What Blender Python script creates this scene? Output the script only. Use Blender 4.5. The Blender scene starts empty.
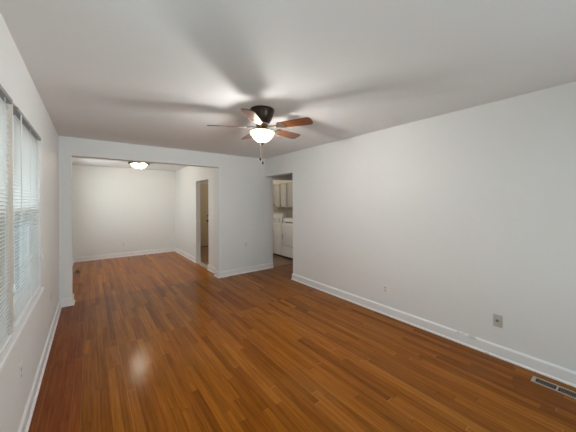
import bpy, bmesh, math, random
from mathutils import Vector, Matrix
random.seed(7)
S = bpy.context.scene
C = S.collection
# ------------------------------------------------------------------ camera, sky, exposure
F_PX, YAW, CY, CAM_H, ROLL = 263.65, 0.6441, 201.88, 1.4868, 0.0045
cam = bpy.data.cameras.new('camera')
cam.sensor_fit = 'HORIZONTAL'; cam.sensor_width = 36.0
cam.lens = F_PX * 36.0 / 576.0
cam.shift_y = -(216.0 - CY) / 576.0
cam.clip_start = 0.02; cam.clip_end = 200
co = bpy.data.objects.new('camera', cam); C.objects.link(co)
fw = Vector((math.sin(YAW), math.cos(YAW), 0)); rt = Vector((math.cos(YAW), -math.sin(YAW), 0)); up = Vector((0, 0, 1))
r2 = rt * math.cos(ROLL) - up * math.sin(ROLL); u2 = rt * math.sin(ROLL) + up * math.cos(ROLL)
m = Matrix((r2, u2, -fw)).transposed().to_4x4(); m.translation = Vector((0, 0, CAM_H))
co.matrix_world = m
S.camera = co
w = bpy.data.worlds.new('overcast_sky'); S.world = w; w.use_nodes = True
bg = w.node_tree.nodes['Background']
bg.inputs[0].default_value = (0.84, 0.95, 1.0, 1); bg.inputs[1].default_value = 2.2
S.view_settings.view_transform = 'Standard'; S.view_settings.look = 'None'
S.view_settings.gamma = 1.0; S.view_settings.use_curve_mapping = False
S.view_settings.exposure = 0.18
def fill_light(name, loc, target, sx, sy, watts, col=(.76, .92, 1.0)):
    # area fill lamp outside an added window, aimed at a point in the room
    d = bpy.data.lights.new(name, 'AREA'); d.shape = 'RECTANGLE'; d.size = sx; d.size_y = sy; d.energy = watts; d.color = col
    o = bpy.data.objects.new(name, d); C.objects.link(o); o.location = loc
    o.rotation_euler = (Vector(target) - Vector(loc)).to_track_quat('-Z', 'Y').to_euler(); return o
L_SIDE, L_FRONT, L_DIN = 62.0, 92.0, 40.0
fill_light('added_fill_light', (-1.3, -1.4, .6), (2.6, 3.2, 1.9), 1.6, 1.4, L_SIDE)        # fill lamp shining through the added, unseen window beside the camera
fill_light('added_fill_light', (2.6, -2.9, 1.2), (.2, 3.0, 1.2), 1.8, 1.2, L_FRONT)        # fill lamp shining through the added, unseen window behind the camera
fill_light('added_fill_light', (-.75, 6.75, 1.48), (2.1, 7.3, 1.30), 1.40, 1.10, L_DIN, (.95, .98, 1.0))    # fill lamp shining through the added, unseen dining side window
FAN_W, DINING_W, KITCHEN_W = 72.0, 25.0, 36.0  # watts of the ceiling lamps, the unseen kitchen one added

# ------------------------------------------------------------------ room numbers (metres, camera stands at x=0 y=0)
XL, XR, YB, XD, YD, H = -0.354, 3.108, 4.982, 2.085, 8.51, 2.44
Y0 = -1.7                     # wall behind the camera
XRO = 3.31                    # far face of the right wall
XK, YK = 4.85, 8.80           # kitchen side and back wall
YP = 4.955                    # front face of the boxed opening
WY0, WY1, WZ0, WZ1 = 1.16, 3.20, 0.725, 2.07

# ------------------------------------------------------------------ materials
def mat(name, col, rough=0.5, metal=0.0, spec=0.5, coat=0.0, emit=None, estr=0.0):
    M = bpy.data.materials.new(name); M.use_nodes = True
    b = M.node_tree.nodes['Principled BSDF']
    b.inputs['Base Color'].default_value = (*col, 1); b.inputs['Roughness'].default_value = rough
    b.inputs['Metallic'].default_value = metal; b.inputs['Specular IOR Level'].default_value = spec
    b.inputs['Coat Weight'].default_value = coat
    if emit: b.inputs['Emission Color'].default_value = (*emit, 1); b.inputs['Emission Strength'].default_value = estr
    return M
class NT:
    """small helper to wire shader nodes"""
    def __init__(s, M): s.t = M.node_tree; s.b = s.t.nodes['Principled BSDF']
    def n(s, typ, **kw):
        x = s.t.nodes.new(typ)
        for k, v in kw.items(): setattr(x, k, v)
        return x
    def put(s, sock, v):
        if hasattr(v, 'is_output'): s.t.links.new(v, sock)
        else: sock.default_value = v
    def math(s, op, a, b=0.0, c=0.0):
        x = s.n('ShaderNodeMath', operation=op)
        for i, v in enumerate((a, b, c)): s.put(x.inputs[i], v)
        return x.outputs[0]
    def mix(s, f, a, b, blend='MIX'):
        x = s.n('ShaderNodeMix', data_type='RGBA', blend_type=blend)
        s.put(x.inputs['Factor'], f); s.put(x.inputs[6], a); s.put(x.inputs[7], b)
        return x.outputs[2]
    def comb(s, x, y, z):
        q = s.n('ShaderNodeCombineXYZ')
        for i, v in enumerate((x, y, z)): s.put(q.inputs[i], v)
        return q.outputs[0]
    def pos(s):
        g = s.n('ShaderNodeNewGeometry'); q = s.n('ShaderNodeSeparateXYZ')
        s.t.links.new(g.outputs['Position'], q.inputs[0]); return g.outputs['Position'], q.outputs
    def obj(s):
        g = s.n('ShaderNodeTexCoord'); q = s.n('ShaderNodeSeparateXYZ')
        s.t.links.new(g.outputs['Object'], q.inputs[0]); return g.outputs['Object'], q.outputs
    def noise(s, vec, scale, detail=3.0, rough=0.55):
        x = s.n('ShaderNodeTexNoise'); s.put(x.inputs['Vector'], vec)
        x.inputs['Scale'].default_value = scale; x.inputs['Detail'].default_value = detail; x.inputs['Roughness'].default_value = rough
        return x.outputs['Fac']
    def white(s, vec):
        x = s.n('ShaderNodeTexWhiteNoise', noise_dimensions='3D'); s.put(x.inputs['Vector'], vec); return x.outputs['Value']
    def ramp(s, f, stops):
        x = s.n('ShaderNodeValToRGB'); s.put(x.inputs[0], f); e = x.color_ramp.elements
        while len(e) < len(stops): e.new(0.5)
        for i, (p, c) in enumerate(stops): e[i].position = p; e[i].color = (*c, 1)
        return x.outputs[0]
    def bump(s, hgt, strength, dist=0.001):
        x = s.n('ShaderNodeBump'); s.put(x.inputs['Height'], hgt)
        x.inputs['Strength'].default_value = strength; x.inputs['Distance'].default_value = dist
        s.t.links.new(x.outputs[0], s.b.inputs['Normal'])

def paint(name, col, rough, bump=0.15):
    M = mat(name, col, rough, spec=0.35); N = NT(M); p, q = N.pos()
    N.bump(N.noise(p, 160, 2), bump, 0.0006)
    f = N.noise(p, 1.3, 2)
    N.put(N.b.inputs['Base Color'], N.mix(f, (*[c * 0.975 for c in col], 1), (*[min(1, c * 1.02) for c in col], 1)))
    return M
m_wall = paint('wall_paint', (0.80, 0.80, 0.79), 0.55)
m_ceil = paint('ceiling_paint', (0.86, 0.86, 0.86), 0.8, 0.3)
m_trim = mat('trim_enamel', (0.84, 0.84, 0.835), 0.32)
m_kwall = paint('kitchen_paint', (0.66, 0.62, 0.55), 0.6)

def wood_floor():
    M = mat('oak_strip_floor', (.4, .2, .07), 0.25); N = NT(M); p, q = N.pos()
    W = 0.057
    xs = N.math('DIVIDE', q[0], W); row = N.math('FLOOR', xs); fx = N.math('FRACT', xs)
    off = N.math('MULTIPLY', N.white(N.comb(row, 3.1, 0.5)), 7.0)
    # a cross joint of a floor patch where all boards start anew
    far = N.math('GREATER_THAN', q[1], 3.27)
    off = N.math('ADD', off, N.math('MULTIPLY', far, 3.37))
    ys = N.math('DIVIDE', N.math('ADD', q[1], off), N.math('ADD', 0.75, N.math('MULTIPLY', N.white(N.comb(row, 9.7, 2.2)), 0.7)))
    brd = N.math('FLOOR', ys); fy = N.math('FRACT', ys)
    idv = N.comb(row, brd, far)
    tone = N.math('ADD', 0.08, N.math('MULTIPLY', N.white(idv), 0.80)); tone2 = N.white(N.comb(brd, row, 5.5))
    base = N.ramp(tone, [(0.0, (.165, .050, .005)), (0.22, (.240, .080, .008)), (0.5, (.300, .107, .011)), (0.8, (.355, .132, .014)), (1.0, (.425, .162, .020))])
    warm = N.mix(N.math('MULTIPLY', tone2, 0.45), base, (.25, .070, .010, 1))
    # reddish boards along the window wall
    edge = N.math('MULTIPLY', N.math('LESS_THAN', row, -1.5), N.math('LESS_THAN', q[1], 5.05))
    warm = N.mix(N.math('MULTIPLY', edge, 0.72), warm, (.205, .046, .011, 1))
    g1 = N.noise(N.comb(N.math('ADD', N.math('MULTIPLY', q[0], 60.0), N.math('MULTIPLY', tone, 40.0)), N.math('MULTIPLY', q[1], 2.2), N.math('MULTIPLY', tone2, 9.0)), 1.0, 4, 0.65)
    g2 = N.noise(N.comb(N.math('MULTIPLY', q[0], 230.0), N.math('MULTIPLY', q[1], 7.0), tone), 1.0, 2)
    gr = N.math('ADD', N.math('MULTIPLY', g1, 0.75), N.math('MULTIPLY', g2, 0.25))
    col = N.mix(1.0, warm, N.ramp(gr, [(0.30, (.58, .53, .45)), (0.5, (.89, .87, .80)), (0.70, (1.24, 1.22, 1.12))]), 'MULTIPLY')
    wear = N.noise(N.comb(N.math('MULTIPLY', q[0], 1.6), N.math('MULTIPLY', q[1], 0.9), 0.0), 1.0, 3)
    col = N.mix(N.ramp(wear, [(0.5, (0, 0, 0)), (0.75, (.35, .35, .35))]), col, (.29, .13, .033, 1))
    sx = N.math('MINIMUM', fx, N.math('SUBTRACT', 1.0, fx))
    seam = N.math('LESS_THAN', sx, 0.022)
    end = N.math('LESS_THAN', N.math('MINIMUM', fy, N.math('SUBTRACT', 1.0, fy)), 0.0016)
    jt = N.math('MAXIMUM', seam, end)
    lightseam = N.math('GREATER_THAN', N.white(N.comb(row, 1.0, 8.8)), 0.78)
    scol = N.mix(lightseam, (.10, .036, .010, 1), (.42, .24, .09, 1))
    col = N.mix(N.math('MULTIPLY', jt, 0.75), col, scol)
    # the dining room boards carry a lighter, more golden finish
    col = N.mix(N.math('MULTIPLY', N.math('GREATER_THAN', q[1], 5.10), 1.0), col, N.mix(1.0, col, (1.30, 1.22, .85, 1), 'MULTIPLY'))
    N.put(N.b.inputs['Base Color'], col)
    wav = N.noise(p, 9.0, 2)
    N.put(N.b.inputs['Roughness'], N.math('ADD', 0.11, N.math('MULTIPLY', gr, 0.14)))
    hgt = N.math('ADD', N.math('ADD', N.math('MULTIPLY', jt, -0.5), N.math('MULTIPLY', gr, 0.0)), N.math('MULTIPLY', wav, 0.2))
    N.bump(hgt, 0.3, 0.0010)
    N.b.inputs['Specular IOR Level'].default_value = 0.22; N.b.inputs['IOR'].default_value = 1.27
    return M
m_floor = wood_floor()

def tile_floor():
    M = mat('brown_vinyl_tile', (.2, .12, .06), 0.35); N = NT(M); p, q = N.pos()
    a = N.math('DIVIDE', q[0], 0.152); b = N.math('DIVIDE', q[1], 0.152)
    t = N.white(N.comb(N.math('FLOOR', a), N.math('FLOOR', b), 0.0))
    fa = N.math('FRACT', a); fb = N.math('FRACT', b)
    g = N.math('LESS_THAN', N.math('MINIMUM', fa, fb), 0.05)
    nz = N.noise(p, 22, 3)
    c = N.mix(N.math('ADD', N.math('MULTIPLY', t, .55), N.math('MULTIPLY', nz, .45)), (.13, .068, .028, 1), (.36, .21, .095, 1))
    N.put(N.b.inputs['Base Color'], N.mix(N.math('MULTIPLY', g, .7), c, (.26, .18, .10, 1)))
    return M
m_tile = tile_floor()

def grain(name, dark, light, rough=0.3, along='x'):
    M = mat(name, dark, rough, coat=0.25); N = NT(M); p, q = N.obj()
    v = N.comb(N.math('MULTIPLY', q[0], 5.0), N.math('MULTIPLY', q[1], 60.0), q[2])
    N.put(N.b.inputs['Base Color'], N.ramp(N.noise(v, 1.0, 4, .6), [(.3, dark), (.7, light)]))
    return M
m_blade = grain('walnut_blade', (.060, .020, .007), (.185, .062, .018), 0.28)
m_bronze = mat('oiled_bronze', (.045, .030, .022), 0.32, 0.75)
m_bronze2 = mat('brushed_bronze', (.20, .13, .075), 0.3, 0.9)
m_nickel = mat('satin_nickel', (.62, .59, .54), 0.28, 1.0)
m_brass = mat('aged_brass', (.45, .30, .12), 0.3, 1.0)
m_black = mat('black_iron', (.015, .014, .013), 0.4, 0.4)
m_dark = mat('dark_recess', (.02, .018, .016), 0.7)
m_blind = mat('white_blind_vinyl', (.86, .86, .855), 0.4)
def slat_vinyl():
    M = mat('thin_white_vinyl', (.93, .93, .925), .4); t = M.node_tree; b = t.nodes['Principled BSDF']
    tl = t.nodes.new('ShaderNodeBsdfTranslucent'); tl.inputs[0].default_value = (.88, .88, .86, 1)
    mx = t.nodes.new('ShaderNodeMixShader'); mx.inputs[0].default_value = .45
    t.links.new(b.outputs[0], mx.inputs[1]); t.links.new(tl.outputs[0], mx.inputs[2]); t.links.new(mx.outputs[0], t.nodes['Material Output'].inputs[0])
    return M
m_slat = slat_vinyl()
m_rail = mat('grey_headrail', (.30, .30, .29), 0.45)
m_cord = mat('white_cord', (.85, .85, .83), 0.7)
m_frame = mat('window_enamel', (.62, .58, .52), 0.5)
m_plate = mat('white_plate', (.80, .80, .78), 0.35)
m_socket = mat('socket_plastic', (.62, .61, .58), 0.4)
m_almond = mat('almond_plate', (.52, .50, .45), 0.4)
m_vent = mat('beige_register', (.42, .39, .33), 0.4, 0.2)
m_louver = mat('dark_louver', (.11, .095, .07), 0.45, 0.2)
m_ventb = mat('brown_register', (.12, .055, .02), 0.45, 0.2)
m_appl = mat('white_appliance', (.74, .73, .71), 0.25)
m_applg = mat('grey_appliance_panel', (.26, .25, .24), 0.3)
m_cab = mat('cream_cabinet', (.55, .53, .50), 0.4)
m_door = mat('cream_door_paint', (.60, .50, .33), 0.42)
m_sill = mat('grey_threshold', (.42, .42, .40), 0.4)

def baseboard_mat():
    M = mat('scuffed_trim_enamel', (.84, .84, .835), 0.32); N = NT(M); p, q = N.pos()
    a = N.math('MULTIPLY', N.math('GREATER_THAN', q[1], 0.98), N.math('LESS_THAN', q[1], 1.16))
    z = N.math('MULTIPLY', a, N.math('GREATER_THAN', q[2], 0.096))
    f = N.math('MULTIPLY', z, N.math('GREATER_THAN', N.noise(N.comb(q[0], N.math('MULTIPLY', q[1], 22.), N.math('MULTIPLY', q[2], 60.)), 1.0, 2), 0.52))
    b = N.math('MULTIPLY', N.math('GREATER_THAN', q[1], .875), N.math('LESS_THAN', q[1], .905))
    b = N.math('MULTIPLY', b, N.math('LESS_THAN', q[2], 0.012))
    N.put(N.b.inputs['Base Color'], N.mix(N.math('MULTIPLY', N.math('MAXIMUM', f, b), .4), (.84, .84, .835, 1), (.10, .09, .08, 1)))
    return M
m_base = baseboard_mat()

def glass_pane():
    M = bpy.data.materials.new('window_glass'); M.use_nodes = True; t = M.node_tree
    t.nodes.remove(t.nodes['Principled BSDF']); o = t.nodes['Material Output']
    tr = t.nodes.new('ShaderNodeBsdfTransparent'); tr.inputs[0].default_value = (.93, .95, .94, 1)
    gl = t.nodes.new('ShaderNodeBsdfGlossy'); gl.inputs['Roughness'].default_value = 0.02
    mx = t.nodes.new('ShaderNodeMixShader'); mx.inputs[0].default_value = 0.07
    t.links.new(tr.outputs[0], mx.inputs[1]); t.links.new(gl.outputs[0], mx.inputs[2]); t.links.new(mx.outputs[0], o.inputs[0])
    return M
m_glass = glass_pane()
def screen_mesh():
    M = bpy.data.materials.new('charcoal_insect_screen'); M.use_nodes = True; t = M.node_tree
    b = t.nodes['Principled BSDF']; b.inputs['Base Color'].default_value = (.03, .03, .032, 1); b.inputs['Roughness'].default_value = .8
    tr = t.nodes.new('ShaderNodeBsdfTransparent'); mx = t.nodes.new('ShaderNodeMixShader'); mx.inputs[0].default_value = .3
    t.links.new(tr.outputs[0], mx.inputs[1]); t.links.new(b.outputs[0], mx.inputs[2]); t.links.new(mx.outputs[0], t.nodes['Material Output'].inputs[0])
    return M
m_screen = screen_mesh()
def lamp_glass(name, col, strength):
    M = bpy.data.materials.new(name); M.use_nodes = True; t = M.node_tree
    t.nodes.remove(t.nodes['Principled BSDF']); o = t.nodes['Material Output']
    tl = t.nodes.new('ShaderNodeBsdfTranslucent'); tl.inputs[0].default_value = (.92, .80, .58, 1)
    df = t.nodes.new('ShaderNodeBsdfPrincipled'); df.inputs['Base Color'].default_value = (.85, .72, .5, 1); df.inputs['Roughness'].default_value = .2
    tc = t.nodes.new('ShaderNodeTexCoord'); nz = t.nodes.new('ShaderNodeTexNoise'); nz.inputs['Scale'].default_value = 11; nz.inputs['Detail'].default_value = 4
    t.links.new(tc.outputs['Object'], nz.inputs['Vector'])
    rp = t.nodes.new('ShaderNodeValToRGB'); t.links.new(nz.outputs['Fac'], rp.inputs[0])
    rp.color_ramp.elements[0].position = .35; rp.color_ramp.elements[0].color = (col[0] * .62, col[1] * .5, col[2] * .38, 1)
    rp.color_ramp.elements[1].position = .55; rp.color_ramp.elements[1].color = (*col, 1)
    em = t.nodes.new('ShaderNodeEmission'); em.inputs[1].default_value = strength; t.links.new(rp.outputs[0], em.inputs[0])
    mx = t.nodes.new('ShaderNodeMixShader'); mx.inputs[0].default_value = .25
    ad = t.nodes.new('ShaderNodeAddShader')
    t.links.new(tl.outputs[0], mx.inputs[1]); t.links.new(df.outputs[0], mx.inputs[2])
    tp = t.nodes.new('ShaderNodeBsdfTransparent'); m2 = t.nodes.new('ShaderNodeMixShader'); m2.inputs[0].default_value = .74
    t.links.new(mx.outputs[0], m2.inputs[1]); t.links.new(tp.outputs[0], m2.inputs[2])
    t.links.new(m2.outputs[0], ad.inputs[0]); t.links.new(em.outputs[0], ad.inputs[1]); t.links.new(ad.outputs[0], o.inputs[0])
    return M
m_bowl = lamp_glass('lit_alabaster_glass', (1.0, .84, .58), 0.35)
m_bowl2 = lamp_glass('lit_frosted_glass', (1.0, .93, .80), 0.7)

# ------------------------------------------------------------------ mesh helpers
def box(bm, x0, x1, y0, y1, z0, z1, bev=0.0, seg=2):
    g = bmesh.ops.create_cube(bm, size=1.0)['verts']
    for v in g:
        v.co = Vector((x0 + (v.co.x + .5) * (x1 - x0), y0 + (v.co.y + .5) * (y1 - y0), z0 + (v.co.z + .5) * (z1 - z0)))
    if bev > 0:
        es = list({e for v in g for e in v.link_edges})
        bmesh.ops.bevel(bm, geom=es, offset=bev, segments=seg, affect='EDGES', profile=.5)
def lathe(bm, prof, cx=0, cy=0, n=40, a0=0.0):
    rings = []
    for r, z in prof:
        if r < 1e-5: rings.append([bm.verts.new((cx, cy, z))])
        else: rings.append([bm.verts.new((cx + r * math.cos(a0 + 2 * math.pi * i / n), cy + r * math.sin(a0 + 2 * math.pi * i / n), z)) for i in range(n)])
    for a, b in zip(rings, rings[1:]):
        for i in range(n):
            j = (i + 1) % n
            if len(a) == 1 and len(b) == 1: continue
            if len(a) == 1: bm.faces.new((a[0], b[j], b[i]))
            elif len(b) == 1: bm.faces.new((a[i], a[j], b[0]))
            else: bm.faces.new((a[i], a[j], b[j], b[i]))
def prism(bm, pts, z0, z1):
    lo = [bm.verts.new((x, y, z0)) for x, y in pts]; hi = [bm.verts.new((x, y, z1)) for x, y in pts]
    bm.faces.new(lo[::-1]); bm.faces.new(hi); n = len(pts)
    for i in range(n): bm.faces.new((lo[i], lo[(i + 1) % n], hi[(i + 1) % n], hi[i]))
def tube(bm, pts, r, n=8):
    pts = [Vector(p) for p in pts]; rings = []
    for i, p in enumerate(pts):
        d = (pts[min(i + 1, len(pts) - 1)] - pts[max(i - 1, 0)]).normalized()
        a = d.orthogonal().normalized(); b = d.cross(a)
        rings.append([bm.verts.new(p + r * (math.cos(2 * math.pi * k / n) * a + math.sin(2 * math.pi * k / n) * b)) for k in range(n)])
    for A, B in zip(rings, rings[1:]):
        # match the nearest vertex so that the tube does not twist
        s = min(range(n), key=lambda q: (B[q].co - A[0].co).length)
        for k in range(n): bm.faces.new((A[k], A[(k + 1) % n], B[(k + 1 + s) % n], B[(k + s) % n]))
    bm.faces.new(rings[0][::-1]); bm.faces.new(rings[-1])
def obj(name, bm, material, parent=None, smooth=False, loc=None):
    bmesh.ops.recalc_face_normals(bm, faces=bm.faces[:])
    me = bpy.data.meshes.new(name); bm.to_mesh(me); bm.free()
    me.materials.append(material)
    if smooth:
        for f in me.polygons: f.use_smooth = True
        me.set_sharp_from_angle(angle=math.radians(40))
    o = bpy.data.objects.new(name, me); C.objects.link(o)
    if parent: o.parent = parent
    if loc: o.location = loc
    return o
def BM(): return bmesh.new()
def boxes(name, lst, material, parent=None, bev=0.0):
    bm = BM()
    for b in lst: box(bm, *b, bev=bev)
    return obj(name, bm, material, parent)
def struct(name, lst, material, bev=0.0):
    o = boxes(name, lst, material, bev=bev); o['kind'] = 'structure'; return o
def thing(name, label, cat, loc=(0, 0, 0), rz=0.0, group=None):
    o = bpy.data.objects.new(name, None); C.objects.link(o); o.empty_display_size = .05
    o.location = loc; o.rotation_euler = (0, 0, rz); o['label'] = label; o['category'] = cat
    if group: o['group'] = group
    return o
def tag(o, label, cat, group=None):
    o['label'] = label; o['category'] = cat
    if group: o['group'] = group
    return o
def dup(root, loc, rz, label, group=None):
    r = root.copy(); C.objects.link(r); r.location = loc; r.rotation_euler = (0, 0, rz); r['label'] = label
    if group: r['group'] = group
    for ch in list(root.children):
        c = ch.copy(); C.objects.link(c); c.parent = r
        for g in list(ch.children):
            d = g.copy(); C.objects.link(d); d.parent = c
    return r

# ------------------------------------------------------------------ room shell
struct('floor', [(XL - .02, 2.12, Y0, 8.53, -.12, 0), (2.12, XK, Y0, 5.02, -.12, 0)], m_floor)
struct('floor_kitchen', [(2.12, XK, 5.02, YK + .02, -.12, 0)], m_tile)
struct('ceiling', [(XL - .26, XK + .1, Y0 - .1, YK + .1, H, H + .12)], m_ceil)
XO = XL - .20   # outside face of the window wall
DW0, DW1, DZ0 = 6.2, 7.7, 0.9  # opening of the added dining window
NW0, NW1 = -1.15, 0.85  # opening of the added window beside the camera
struct('wall_left', [
    (XO, XL, Y0, NW0, 0, H), (XO, XL, NW1, WY0, 0, H), (XO, XL, NW0, NW1, 0, WZ0 - .03), (XO, XL, NW0, NW1, WZ1, H), (XO, XL, WY1, DW0, 0, H), (XO, XL, DW1, 8.63, 0, H),
    (XO, XL, WY0, WY1, 0, WZ0 - .03), (XO, XL, WY0, WY1, WZ1, H),
    (XO, XL, DW0, DW1, 0, DZ0 - .03), (XO, XL, DW0, DW1, WZ1, H)], m_wall)
struct('wall_right', [(XR, XRO, Y0, 3.99, 0, H), (XR, XRO, 3.99, YB + .0, 2.05, H)], m_wall)
struct('wall_rear', [(XO, .2, Y0 - .2, Y0, 0, H), (2.6, XRO, Y0 - .2, Y0, 0, H), (.2, 2.6, Y0 - .2, Y0, 0, WZ0), (.2, 2.6, Y0 - .2, Y0, WZ1, H)], m_wall)
RW0, RW1 = .2, 2.6  # opening of the added window behind the camera
struct('wall_end', [
    (2.18, XRO, YB, YB + .11, 0, H),
    (XL, -.215, YP, 5.14, 0, 2.176), (2.026, 2.18, YP, 5.14, 0, 2.176), (XL, 2.18, YP, 5.14, 2.176, H)], m_wall, )
struct('wall_dining_end', [(XO, 2.2, YD, YD + .12, 0, H)], m_wall)
struct('wall_dining_right', [(XD, XD + .105, 5.14, 5.70, 0, H), (XD, XD + .105, 6.545, YD, 0, H), (XD, XD + .105, 5.70, 6.545, 1.998, H)], m_wall)
struct('wall_kitchen_back', [(2.19, XK + .1, YK, YK + .1, 0, H), (2.19, 2.2, YD, YK, 0, H)], m_kwall)
struct('wall_kitchen_right', [(XK, XK + .1, 3.3, YK, 0, H)], m_kwall)
struct('wall_passage', [(XRO, XK, 3.2, 3.3, 0, H)], m_wall)
struct('wall_kitchen_front', [(XRO, XK, 5.0, 5.11, 2.005, H)], m_wall)
struct('trim_1', [(XD - .002, XD + .112, 5.70, 6.545, -.01, .012)], m_sill, bev=.004)          # doorway threshold
struct('trim_2', [(XRO - .004, XK, 5.0, 5.035, -.005, .006)], mat('oak_reducer', (.24, .10, .025), .3), bev=.002)

# baseboards: one sweep round the rooms, the room on the left hand, one object per wall
PROF = [(0, 0), (.026, 0), (.026, .006), (.023, .013), (.015, .018), (.015, .098), (.012, .106), (.006, .112), (.004, .116), (0, .116)]
def sweep(pts, names, mats):
    pts = [Vector(p) for p in pts]; n = len(pts); mit = []
    for i in range(n):
        ds = []
        if i > 0: ds.append((pts[i] - pts[i - 1]).normalized())
        if i < n - 1: ds.append((pts[i + 1] - pts[i]).normalized())
        ns = [Vector((-d.y, d.x)) for d in ds]
        mit.append(ns[0] if len(ns) == 1 else ns[0] + ns[1])
    done = {}
    for i in range(n - 1):
        bm = done.setdefault(names[i], BM())
        A = [bm.verts.new((*(pts[i] + mit[i] * d), z)) for d, z in PROF]
        B = [bm.verts.new((*(pts[i + 1] + mit[i + 1] * d), z)) for d, z in PROF]
        k = len(PROF)
        for j in range(k): bm.faces.new((A[j], A[(j + 1) % k], B[(j + 1) % k], B[j]))
        bm.faces.new(A); bm.faces.new(B[::-1])
    for nm, bm in done.items():
        o = obj(nm, bm, mats.get(nm, m_trim)); o['kind'] = 'structure'
e = .0008
sweep([(XR - e, Y0), (XR - e, 3.99 + e), (XRO, 3.99 + e)], ['baseboard_right', 'baseboard_right'], {'baseboard_right': m_base})
sweep([(XRO, YB - e), (2.18 + e, YB - e), (2.18 + e, YP - e), (2.026 - e, YP - e), (2.026 - e, 5.14 + e), (XD - e, 5.14 + e), (XD - e, 5.70 + e), (XD + .105, 5.70 + e)],
      ['baseboard_end'] * 4 + ['baseboard_dining_near'] * 3, {})
sweep([(XD + .105, 6.545 - e), (XD - e, 6.545 - e), (XD - e, YD - e), (XL + e, YD - e), (XL + e, 5.14 + e), (-.215 + e, 5.14 + e), (-.215 + e, YP - e), (XL + e, YP - e), (XL + e, Y0 + e), (XR, Y0 + e)],
      ['baseboard_dining_right', 'baseboard_dining_right', 'baseboard_dining_end', 'baseboard_dining_left', 'baseboard_opening', 'baseboard_opening', 'baseboard_opening', 'baseboard_left', 'baseboard_rear'], {})

# ------------------------------------------------------------------ windows in the left wall
def window(name, y0, y1, z0, z1, x=XL - .082):
    """double hung unit: outer frame with two sashes and a pane in each"""
    zm = z0 + (z1 - z0) * .53
    f = struct(name, [(x - .05, x + .03, y0, y0 + .03, z0, z1), (x - .05, x + .03, y1 - .03, y1, z0, z1), (x - .05, x + .03, y0 + .03, y1 - .03, z1 - .03, z1), (x - .05, x + .03, y0 + .03, y1 - .03, z0, z0 + .03)], m_trim)
    def sash(nm, xa, za, zb):
        a, b = y0 + .032, y1 - .032; t = .042
        s = boxes(nm, [(xa, xa + .03, a, a + t, za, zb), (xa, xa + .03, b - t, b, za, zb), (xa, xa + .03, a + t, b - t, zb - t, zb), (xa, xa + .03, a + t, b - t, za, za + t)], m_trim, f)
        boxes('pane', [(xa + .013, xa + .017, a + t - .004, b - t + .004, za + t - .004, zb - t + .004)], m_glass, s)
        return s
    sash('upper_sash', x - .045, zm - .02, z1 - .032)
    lo = sash('lower_sash', x - .008, z0 + .032, zm + .022)
    boxes('insect_screen', [(x - .049, x - .047, y0 + .03, y1 - .03, z0 + .03, zm)], m_screen, f)
    boxes('sash_lock', [(x + .022, x + .034, (y0 + y1) / 2 - .03, (y0 + y1) / 2 + .03, zm + .002, zm + .014)], m_trim, lo)
    return f
# added unseen window behind the camera for fill light: one fixed picture unit
rf = struct('added_rear_window', [(RW0, RW0 + .05, Y0 - .17, Y0 - .09, WZ0, WZ1), (RW1 - .05, RW1, Y0 - .17, Y0 - .09, WZ0, WZ1), (RW0 + .05, RW1 - .05, Y0 - .17, Y0 - .09, WZ1 - .05, WZ1), (RW0 + .05, RW1 - .05, Y0 - .17, Y0 - .09, WZ0, WZ0 + .05)], m_trim)
boxes('pane', [(RW0 + .046, RW1 - .046, Y0 - .132, Y0 - .128, WZ0 + .046, WZ1 - .046)], m_glass, rf)
YM0, YM1 = 2.125, 2.235
window('window_1', WY0, YM0, WZ0, WZ1)
window('window_2', YM1, WY1, WZ0, WZ1)
window('added_dining_window', DW0, DW1, DZ0, WZ1)  # added dining side window, out of view, lets in fill light
window('added_side_window', NW0, NW1, WZ0, WZ1)  # added window beside the camera, out of view, lets in fill light
struct('trim_3', [(XO, XL - .012, YM0, YM1, WZ0, WZ1)], m_frame, bev=.003)              # post between the two units
struct('trim_4', [(XL - .20, XL + .022, WY0 - .045, WY1 + .05, WZ0 - .028, WZ0)], m_trim, bev=.006)   # stool
struct('trim_5', [(XL - .20, XL + .022, DW0 - .045, DW1 + .05, DZ0 - .028, DZ0)], m_trim, bev=.006)  # stool of the added dining window

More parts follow.
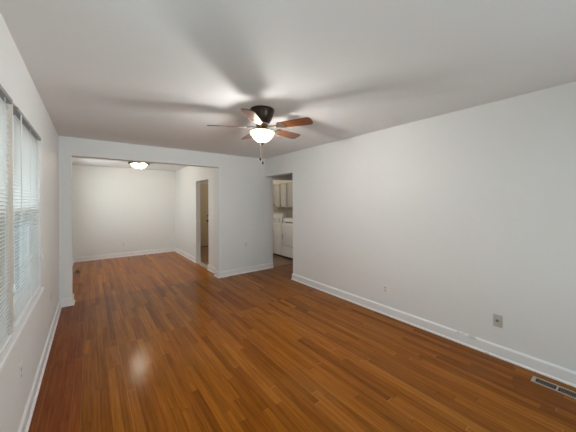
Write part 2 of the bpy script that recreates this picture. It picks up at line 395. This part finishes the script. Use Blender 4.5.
def blind(label, y0, y1):
    z1, zb = WZ1 - .002, WZ0 + .012
    xc = XL - .014
    t = thing('window_blind', label, 'blind', (xc, (y0 + y1) / 2, zb), 0, 'mini blinds on the left wall')
    hw = (y1 - y0) / 2; top = z1 - zb
    bm = BM(); box(bm, -.016, .022, -hw, hw, top - .026, top, bev=.003); obj('headrail', bm, m_rail, t)
    bm = BM(); box(bm, -.013, .013, -hw + .006, hw - .006, 0, .016, bev=.004); obj('bottom_rail', bm, m_blind, t)
    n = int((top - .026 - .03) / .021); tilt = math.radians(38)
    bm = BM()
    for i in range(n):
        zc = .034 + i * .021; a = hw - .006; prev = None
        for k in range(5):                                        # gently crowned slat, outer edge lower
            s = (k - 2) / 2 * .0125; zz = zc + s * math.sin(tilt) + .0018 * (1 - ((k - 2) / 2) ** 2); xx = s * math.cos(tilt)
            cur = [bm.verts.new((xx, -a, zz)), bm.verts.new((xx, a, zz))]
            if prev: bm.faces.new((prev[0], prev[1], cur[1], cur[0]))
            prev = cur
    obj('slats', bm, m_slat, t, smooth=False)
    for yy in (-hw + .13, 0, hw - .13):
        bm = BM(); tube(bm, [(.0145, yy, .012), (.0145, yy, top - .02)], .0011, 6); tube(bm, [(-.0145, yy, .012), (-.0145, yy, top - .02)], .0011, 6)
        obj('ladder_cord', bm, m_cord, t)
    bm = BM(); tube(bm, [(.026, -hw + .07, top - .03), (.027, -hw + .072, top - .68)], .003, 8); obj('tilt_wand', bm, m_cord, t)
    bm = BM(); tube(bm, [(.026, hw - .028, top - .02), (.028, hw - .024, .30)], .0013, 6)
    cd = obj('lift_cord', bm, m_cord, t)
    bm = BM(); lathe(bm, [(0, .30), (.004, .298), (.008, .265), (.0075, .255), (0, .253)], .028, hw - .024, 12); obj('tassel', bm, m_cord, cd, True)
    return t
blind('white horizontal mini blind cut by the left edge of the photo, nearer of the pair', WY0 + .012, YM0 - .006)
blind('white horizontal mini blind seen whole, hanging beyond the window post', YM1 + .012, WY1 + .002)

# ------------------------------------------------------------------ outdoors, seen in slivers between the slats
o = struct('ground', [(-40, XO - .02, -30, 40, -.75, -.45)], None or mat('lawn', (.045, .055, .028), .9))
def siding():
    M = mat('white_lap_siding', (.78, .78, .76), .6); N = NT(M); p, q = N.pos()
    fz = N.math('FRACT', N.math('DIVIDE', q[2], .16)); N.put(N.b.inputs['Base Color'], N.mix(N.math('LESS_THAN', fz, .08), (.78, .78, .76, 1), (.40, .40, .39, 1)))
    return M
nb = bpy.data.objects.new('neighbour_house', None); C.objects.link(nb); nb.location = (-6.0, 25.0, -.45); nb['kind'] = 'structure'
boxes('house_wall', [(-3.5, 2.95, 0, 8, 0, 6.2)], siding(), nb)
bm = BM()
prof = [(-4.0, 6.1), (-.3, 8.4), (3.4, 6.1)]
A = [bm.verts.new((x, -.4, z)) for x, z in prof]; B = [bm.verts.new((x, 8.4, z)) for x, z in prof]
bm.faces.new(A); bm.faces.new(B[::-1])
for i in range(3): bm.faces.new((A[i], A[(i + 1) % 3], B[(i + 1) % 3], B[i]))
obj('roof', bm, mat('grey_shingle', (.16, .15, .15), .9), nb)
for xx in (-2.6, 2.4):
    wd = boxes('house_window', [(xx - .08, xx + .42, -.06, .02, 1.5, 4.6)], m_trim, nb)
    boxes('house_pane', [(xx, xx + .36, -.075, -.05, 1.6, 4.5)], mat('dark_pane', (.05, .06, .07), .1), wd)

# ------------------------------------------------------------------ ceiling fan with light bowl
FX, FY = 1.425, 2.335
fan = thing('ceiling_fan', 'five blade ceiling fan with bronze housing and lit glass bowl', 'ceiling fan', (FX, FY, H))
bm = BM()
lathe(bm, [(0, 0), (.122, 0), (.125, -.004), (.125, -.022), (.122, -.030), (.117, -.036), (.113, -.060), (.105, -.085), (.093, -.110), (.082, -.128), (.072, -.142), (.064, -.150), (0, -.150)], n=48)
obj('motor_housing', bm, m_bronze, fan, True)
bm = BM(); lathe(bm, [(.064, -.146), (.069, -.149), (.069, -.155), (.065, -.158), (0, -.158), (0, -.146)], n=40); obj('trim_ring', bm, m_nickel, fan, True)
bm = BM(); lathe(bm, [(0, -.155), (.058, -.155), (.066, -.166), (.066, -.182), (.055, -.190), (.046, -.198), (.046, -.222), (0, -.222)], n=40); obj('rotor_hub', bm, m_bronze2, fan, True)
bm = BM(); lathe(bm, [(.044, -.216), (.062, -.218), (.066, -.226), (.062, -.233), (0, -.233), (0, -.216)], n=40); obj('bowl_holder', bm, m_bronze2, fan, True)
PITCH = math.radians(-13); A0 = math.radians(9.0)
def blade_mesh():
    bm = BM(); r0, r1, w0, w1 = .185, .548, .052, .064
    pts = [(r0, -w0 + .012), (r0 + .012, -w0)]
    pts += [(r1 - .04, -w1)] + [(r1 - .04 + .04 * math.sin(a), -w1 + .04 - .04 * math.cos(a)) for a in [math.pi / 2 * k / 6 for k in range(1, 7)]]
    pts += [(x, -y) for x, y in reversed(pts)]
    prism(bm, pts, -.003, .003); return bm
def iron_mesh():
    bm = BM()
    prism(bm, [(.155, -.018), (.19, -.034), (.235, -.036), (.262, -.012), (.262, .012), (.235, .036), (.19, .034), (.155, .018)], -.0075, -.0032)
    for x, y in ((.205, -.022), (.205, .022), (.245, 0)): lathe(bm, [(0, -.0105), (.005, -.0095), (.006, -.0075)], x, y, 10)
    return bm
bl0 = ir0 = None
for k in range(5):
    a = A0 + k * 2 * math.pi / 5
    M4 = Matrix.Translation((0, 0, -.188)) @ Matrix.Rotation(a, 4, 'Z') @ Matrix.Rotation(PITCH, 4, 'X')
    if bl0 is None:
        bl0 = obj('blade', blade_mesh(), m_blade, fan); bl = bl0
        ir0 = obj('blade_iron', iron_mesh(), m_nickel, bl0)
        bmm = BM(); tube(bmm, [(.06, 0, .004), (.09, 0, .006), (.125, 0, .0), (.162, 0, -.005)], .010, 10); am0 = obj('iron_arm', bmm, m_nickel, bl0, True)
    else:
        bl = bl0.copy(); C.objects.link(bl); bl.parent = fan
        for s in (ir0, am0):
            q = s.copy(); C.objects.link(q); q.parent = bl
    bl.matrix_local = M4
bm = BM()
bm = BM(); lathe(bm, [(.030, -.2395), (.112, -.2395), (.1145, -.2375), (.112, -.2355), (.030, -.2355)], n=40); obj('light_baffle', bm, m_nickel, fan, True)  # pan added over the bulbs to cut their glow on the ceiling
bm = BM()
outer = [(.112, -.226), (.124, -.232), (.121, -.244), (.108, -.268), (.090, -.293), (.070, -.315), (.048, -.329), (.012, -.335)]
inner = [(.012, -.330), (.045, -.324), (.066, -.311), (.086, -.289), (.104, -.264), (.115, -.243), (.116, -.236), (.112, -.226)]
lathe(bm, outer + inner, n=48); bowl = obj('glass_bowl', bm, m_bowl, fan, True)
bm = BM(); lathe(bm, [(0, -.226), (.006, -.226), (.006, -.332), (.020, -.334), (.022, -.340), (.013, -.346), (.013, -.352), (.009, -.362), (0, -.366)], n=24); obj('finial', bm, m_bronze, fan, True)
for nm, x, y, zt, zb in (('pull_chain', -.017, .013, -.222, -.490), ('pull_chain', .004, -.003, -.222, -.530)):
    bm = BM(); n = int((zt - zb) / .008)
    dx, dy = x * 5.0, y * 5.0                        # leaves the fitter rim outside the bowl
    tube(bm, [(x, y, -.362), (x, y, zb)], .0008, 6)
    for i in range(int((-.362 - zb) / .009)): lathe(bm, [(0, -.364 - i * .009), (.0016, -.3665 - i * .009), (0, -.369 - i * .009)], x, y, 8)
    tube(bm, [(x, y, -.362), (x * .35, y * .35, -.352)], .0011, 6)
    ch = obj(nm, bm, m_bronze2, fan)
    bm = BM(); lathe(bm, [(0, zb + .004), (.004, zb), (.0085, zb - .014), (.0095, zb - .024), (.006, zb - .034), (0, zb - .036)], x, y, 16); obj('fob', bm, m_bronze, ch, True)
def bulb(parent, name, loc, watts, col, r):
    d = bpy.data.lights.new(name, 'POINT'); d.energy = watts; d.color = col; d.shadow_soft_size = r
    o = bpy.data.objects.new(name, d); C.objects.link(o); o.parent = parent; o.location = loc; return o
bulb(fan, 'bulb', (.05, .028, -.278), FAN_W / 2, (1, .985, .96), .034)
bulb(fan, 'bulb', (-.05, -.028, -.278), FAN_W / 2, (1, .985, .96), .034)

# ------------------------------------------------------------------ flush lights
def flush(label, loc, watts, R=.205, col=(1, .90, .74), group=None):
    t = thing('ceiling_light', label, 'ceiling light', loc, 0, group)
    bm = BM(); lathe(bm, [(0, 0), (.20, 0), (.212, -.012), (.222, -.026), (.226, -.040), (.220, -.047), (.196, -.048), (.190, -.036), (.186, -.020), (0, -.018)], n=48); obj('rim', bm, m_bronze, t, True)
    bm = BM(); k = R / .205
    lathe(bm, [(.184 * k, -.030), (.172 * k, -.062), (.148 * k, -.096), (.110 * k, -.128), (.062 * k, -.148), (.014, -.155), (.012, -.151), (.060 * k, -.144), (.107 * k, -.124), (.144 * k, -.092), (.167 * k, -.060), (.180 * k, -.030), (.184 * k, -.030)], n=48)
    obj('glass_bowl', bm, m_bowl2, t, True)
    bm = BM(); lathe(bm, [(0, -.02), (.006, -.02), (.006, -.152), (.017, -.156), (.018, -.162), (.010, -.168), (.007, -.178), (0, -.181)], n=20); obj('finial', bm, m_bronze2, t, True)
    bulb(t, 'bulb', (.07 * k, 0, -.075), watts / 2, col, .03); bulb(t, 'bulb', (-.07 * k, 0, -.075), watts / 2, col, .03)
    return t
flush('lit flush bowl light with bronze rim on the dining ceiling', (.93, 7.1, H), DINING_W)
flush('added flush bowl light on the kitchen ceiling, out of sight behind the wall', (3.35, 6.9, H), KITCHEN_W)  # unseen lamp, added to light the kitchen

# ------------------------------------------------------------------ outlets and switch (local: plate in the x-z plane, facing -y)
def plate(bm, w=.072, h=.116): box(bm, -w / 2, w / 2, -.006, 0, -h / 2, h / 2, bev=.003)
def outlet(label, loc, rz, group='wall outlets'):
    t = thing('wall_outlet', label, 'outlet', loc, rz, group)
    bm = BM(); plate(bm); obj('cover_plate', bm, m_plate, t)
    for zc in (.0195, -.0195):
        bm = BM(); pts = [(.0165 * math.cos(a), max(-.0125, min(.0125, .0165 * math.sin(a)))) for a in [2 * math.pi * i / 24 for i in range(24)]]
        lo = [bm.verts.new((x, -.0055, z + zc)) for x, z in pts]; hi = [bm.verts.new((x, -.0075, z + zc)) for x, z in pts]
        bm.faces.new(hi)
        for i in range(24): bm.faces.new((lo[i], lo[(i + 1) % 24], hi[(i + 1) % 24], hi[i]))
        s = obj('socket', bm, m_socket, t)
        boxes('slots', [(-.0075, -.0055, -.0079, -.007, zc - .002, zc + .006), (.0055, .0075, -.0079, -.007, zc - .001, zc + .006), (-.002, .002, -.0079, -.007, zc - .0095, zc - .0055)], m_dark, s)
    bm = BM(); tube(bm, [(0, -.0055, 0), (0, -.0075, 0)], .003, 12); obj('screw', bm, m_nickel, t)
    return t
R90 = math.pi / 2
ot = outlet('white duplex outlet low on the long right wall near the kitchen doorway', (XR, 2.009, .334), -R90)   # faces -x
dup(ot, (XL, 2.33, .425), R90, 'white duplex outlet on the left wall below the blinds')
dup(ot, (XL, 3.93, .455), R90, 'white duplex outlet on the left wall between the blinds and the wide opening')
dup(ot, (2.625, YB, .585), 0, 'white duplex outlet on the narrow end wall between wide opening and kitchen doorway')
dup(ot, (.743, YD, .345), 0, 'white duplex outlet low on the dining end wall')
dup(ot, (XD, 7.33, .42), -R90, 'white duplex outlet on the dining right wall beyond the inner doorway')
t = thing('cable_plate', 'almond coaxial cable plate low on the right wall above the floor register', 'wall plate', (XR, .812, .343), -R90)
bm = BM(); plate(bm); obj('cover_plate', bm, m_almond, t)
bm = BM(); tube(bm, [(0, -.005, .004), (0, -.009, .004)], .014, 6); tube(bm, [(0, -.008, .004), (0, -.020, .004)], .0075, 14); obj('coaxial_jack', bm, m_nickel, t)
bm = BM(); tube(bm, [(0, -.0195, .004), (0, -.0206, .004)], .006, 12); obj('jack_hole', bm, m_dark, t)
for zc in (.042, -.042):
    bm = BM(); tube(bm, [(0, -.0055, zc), (0, -.0075, zc)], .0035, 10); obj('screw', bm, m_nickel, t)
t = thing('light_switch', 'white toggle light switch beside the dining doorway', 'switch', (XD, 5.37, 1.344), -R90)
bm = BM(); plate(bm); obj('cover_plate', bm, m_plate, t)
bm = BM(); box(bm, -.005, .005, -.016, -.004, .000, .012, bev=.001); obj('toggle', bm, m_socket, t)
for zc in (.03, -.03):
    bm = BM(); tube(bm, [(0, -.0055, zc), (0, -.0075, zc)], .003, 10); obj('screw', bm, m_nickel, t)

# ------------------------------------------------------------------ floor registers
def register(label, loc, rz, L, W, mf, nslot):
    t = thing('floor_register', label, 'floor vent', loc, rz)
    b = .014; half = L / 2; hw = W / 2
    bm = BM()
    for r in ((-half, half, -hw, -hw + b), (-half, half, hw - b, hw), (-half, -half + b + .01, -hw + b, hw - b), (half - b - .01, half, -hw + b, hw - b), (-.006, .006, -hw + b, hw - b)):
        box(bm, *r, 0, .006, bev=.0018)
    obj('frame', bm, mf, t)
    boxes('duct_shade_plate', [(-half + b, half - b, -hw + b, hw - b, .0002, .0012)], m_dark, t)  # flat dark plate, shade of the duct put in as colour
    bm = BM()
    for s in (-1, 1):
        for i in range(nslot):
            x = s * (.014 + (half - b - .026) * (i + .5) / nslot)
            box(bm, x - .0022, x + .0022, -hw + b - .001, hw - b + .001, .001, .0045)
    obj('louvers', bm, m_louver, t)
    bm = BM(); box(bm, half - b - .022, half - b - .012, -.006, .006, .001, .011, bev=.001); obj('damper_lever', bm, m_black, t)
    return t
register('beige metal floor register beside the right baseboard', (2.948, .392, 0), R90, .30, .098, m_vent, 11)
register('small brown floor register by the dining left wall', (-.225, 7.26, 0), R90, .25, .10, m_ventb, 9)

# ------------------------------------------------------------------ kitchen back door
d1 = boxes('door_1', [(2.44, 3.25, YK - .035, YK - .002, .012, 2.03)], m_door); d1['kind'] = 'structure'
def panel(x0, x1, z0, z1):
    bm = BM()
    y = YK - .035
    for (a, b, c, d) in ((x0, x1, z0, z0 + .016), (x0, x1, z1 - .016, z1), (x0, x0 + .016, z0 + .016, z1 - .016), (x1 - .016, x1, z0 + .016, z1 - .016)):
        box(bm, a, b, y - .006, y + .001, c, d, bev=.002)
    box(bm, x0 + .04, x1 - .04, y - .005, y + .001, z0 + .04, z1 - .04, bev=.004)
    return bm
for x0, x1 in ((2.54, 2.81), (2.88, 3.15)):
    for z0, z1 in ((.22, .86), (1.02, 1.62), (1.70, 1.93)): obj('door_panel', panel(x0, x1, z0, z1), m_door, d1)
def lath_y(prof, x, z, n=20):
    bm = BM(); lathe(bm, prof, n=n); bmesh.ops.rotate(bm, verts=bm.verts[:], cent=(0, 0, 0), matrix=Matrix.Rotation(math.pi / 2, 3, 'X'))
    bmesh.ops.translate(bm, verts=bm.verts[:], vec=(x, YK - .035, z)); return bm
obj('door_knob', lath_y([(.030, 0), (.031, .006), (.013, .010), (.012, .030), (.026, .040), (.030, .054), (.022, .066), (0, .068)], 3.175, .86), m_black, d1, True)
obj('deadbolt', lath_y([(.028, 0), (.028, .012), (.022, .018), (0, .018)], 3.175, 1.03), m_bronze2, d1, True)
struct('trim_6', [(2.37, 2.44, YK - .022, YK - .001, 0, 2.10), (3.25, 3.32, YK - .022, YK - .001, 0, 2.10), (2.44, 3.25, YK - .022, YK - .001, 2.03, 2.10)], m_door)
struct('trim_7', [(2.44, 3.25, YK - .09, YK - .002, 0, .011)], m_black)

# ------------------------------------------------------------------ washer, dryer, wall cabinets
def appliance_body(bm, W=.685, D=.66, Hh=.90):
    box(bm, 0, D, -W / 2, W / 2, .05, Hh, bev=.012, seg=3)
XF = 4.105
wt = thing('washing_machine', 'white top load washing machine, left of the pair behind the kitchen doorway', 'washing machine', (XF, 6.14, 0))
bm = BM(); appliance_body(bm); obj('cabinet', bm, m_appl, wt, True)
bm = BM(); box(bm, .24, .63, -.27, .27, .898, .915, bev=.006); ld = obj('lid', bm, m_appl, wt, True)
bm = BM(); box(bm, .225, .242, -.07, .07, .902, .912, bev=.003); obj('lid_handle', bm, m_applg, ld)
def console(t, W, top, nk, strip):
    bm = BM(); pts = [(.03, .895), (.19, .895), (.19, top), (.13, top), (.08, top - .03)]
    lo = [bm.verts.new((x, -W / 2, z)) for x, z in pts]; hi = [bm.verts.new((x, W / 2, z)) for x, z in pts]
    bm.faces.new(lo); bm.faces.new(hi[::-1])
    for i in range(5): bm.faces.new((lo[i], lo[(i + 1) % 5], hi[(i + 1) % 5], hi[i]))
    bmesh.ops.bevel(bm, geom=bm.edges[:], offset=.006, segments=2, affect='EDGES')
    c = obj('control_panel', bm, m_appl, t, True)
    d = Vector((.025, 0, (top - .045) - .895)).normalized()
    zc = (.895 + top - .03) / 2; xc = .055
    boxes('panel_strip', [(xc - .018, xc + .004, -W / 2 + .05, W / 2 - .05, *strip)], m_applg, c, bev=.003)
    for i in range(nk):
        yy = -W / 2 + .14 + i * (W - .28) / max(1, nk - 1)
        bm = BM(); tube(bm, [(xc - .012, yy, zc), (xc - .040, yy, zc - .004)], .024, 18); obj('knob', bm, m_plate, c, True)
boxes('toe_kick', [(.04, .62, -.33, .33, 0, .052)], m_dark, wt)
console(wt, .67, 1.165, 3, (.904, .938))
dt = thing('clothes_dryer', 'white front door clothes dryer, right of the pair beside the doorway edge', 'dryer', (XF, 5.435, 0))
bm = BM(); appliance_body(bm); obj('cabinet', bm, m_appl, dt, True)
bm = BM(); box(bm, -.014, .004, -.30, .30, .35, .83, bev=.008); dd = obj('dryer_door', bm, m_appl, dt, True)
bm = BM(); tube(bm, [(-.010, .245, .50), (-.034, .245, .515), (-.036, .245, .56), (-.034, .245, .625), (-.010, .245, .64)], .008, 10); obj('door_handle', bm, m_applg, dd, True)
bm = BM(); box(bm, -.004, .004, -.335, .335, .328, .336); obj('panel_seam', bm, m_applg, dt)
boxes('toe_kick', [(.04, .62, -.33, .33, 0, .052)], m_dark, dt)
console(dt, .67, 1.06, 2, (.935, .965))

def cabinet(label, y0, y1, ndoor):
    t = thing('wall_cabinet', label, 'cabinet', (4.50, (y0 + y1) / 2, 1.33), 0, 'kitchen wall cabinets')
    W = (y1 - y0) / 2 - .001; hh = .69
    bm = BM(); box(bm, 0, XK - 4.50, -W, W, 0, hh, bev=.002); obj('carcass', bm, m_cab, t)
    dw = 2 * W / ndoor
    for i in range(ndoor):
        a = -W + i * dw + .010; b = a + dw - .020
        bm = BM(); box(bm, -.019, -.0005, a, b, .012, hh - .012, bev=.003)
        d = obj('cabinet_door', bm, m_cab, t)
        bm = BM()
        for r in ((a + .05, b - .05, .062, .068), (a + .05, b - .05, hh - .068, hh - .062)): box(bm, -.022, -.018, r[0], r[1], r[2], r[3])
        box(bm, -.022, -.018, a + .05, a + .056, .062, hh - .062); box(bm, -.022, -.018, b - .056, b - .05, .062, hh - .062)
        obj('door_moulding', bm, m_cab, d)
        bm = BM(); tube(bm, [(-.018, (a + .03) if i % 2 else (b - .03), .06), (-.040, (a + .03) if i % 2 else (b - .03), .06)], .011, 12); obj('knob', bm, m_bronze2, d, True)
    return t
cabinet('cream wall cabinet over the dryer, nearest the doorway edge', 5.36, 6.00, 2)
cabinet('cream wall cabinet over the washing machine', 6.03, 6.34, 1)
cabinet('cream wall cabinet left of the one over the washing machine, only its edge in sight', 6.37, 6.98, 2)
struct('trim_8', [(4.47, XK, 5.11, 7.6, 2.022, H)], m_kwall)     # soffit above the cabinets
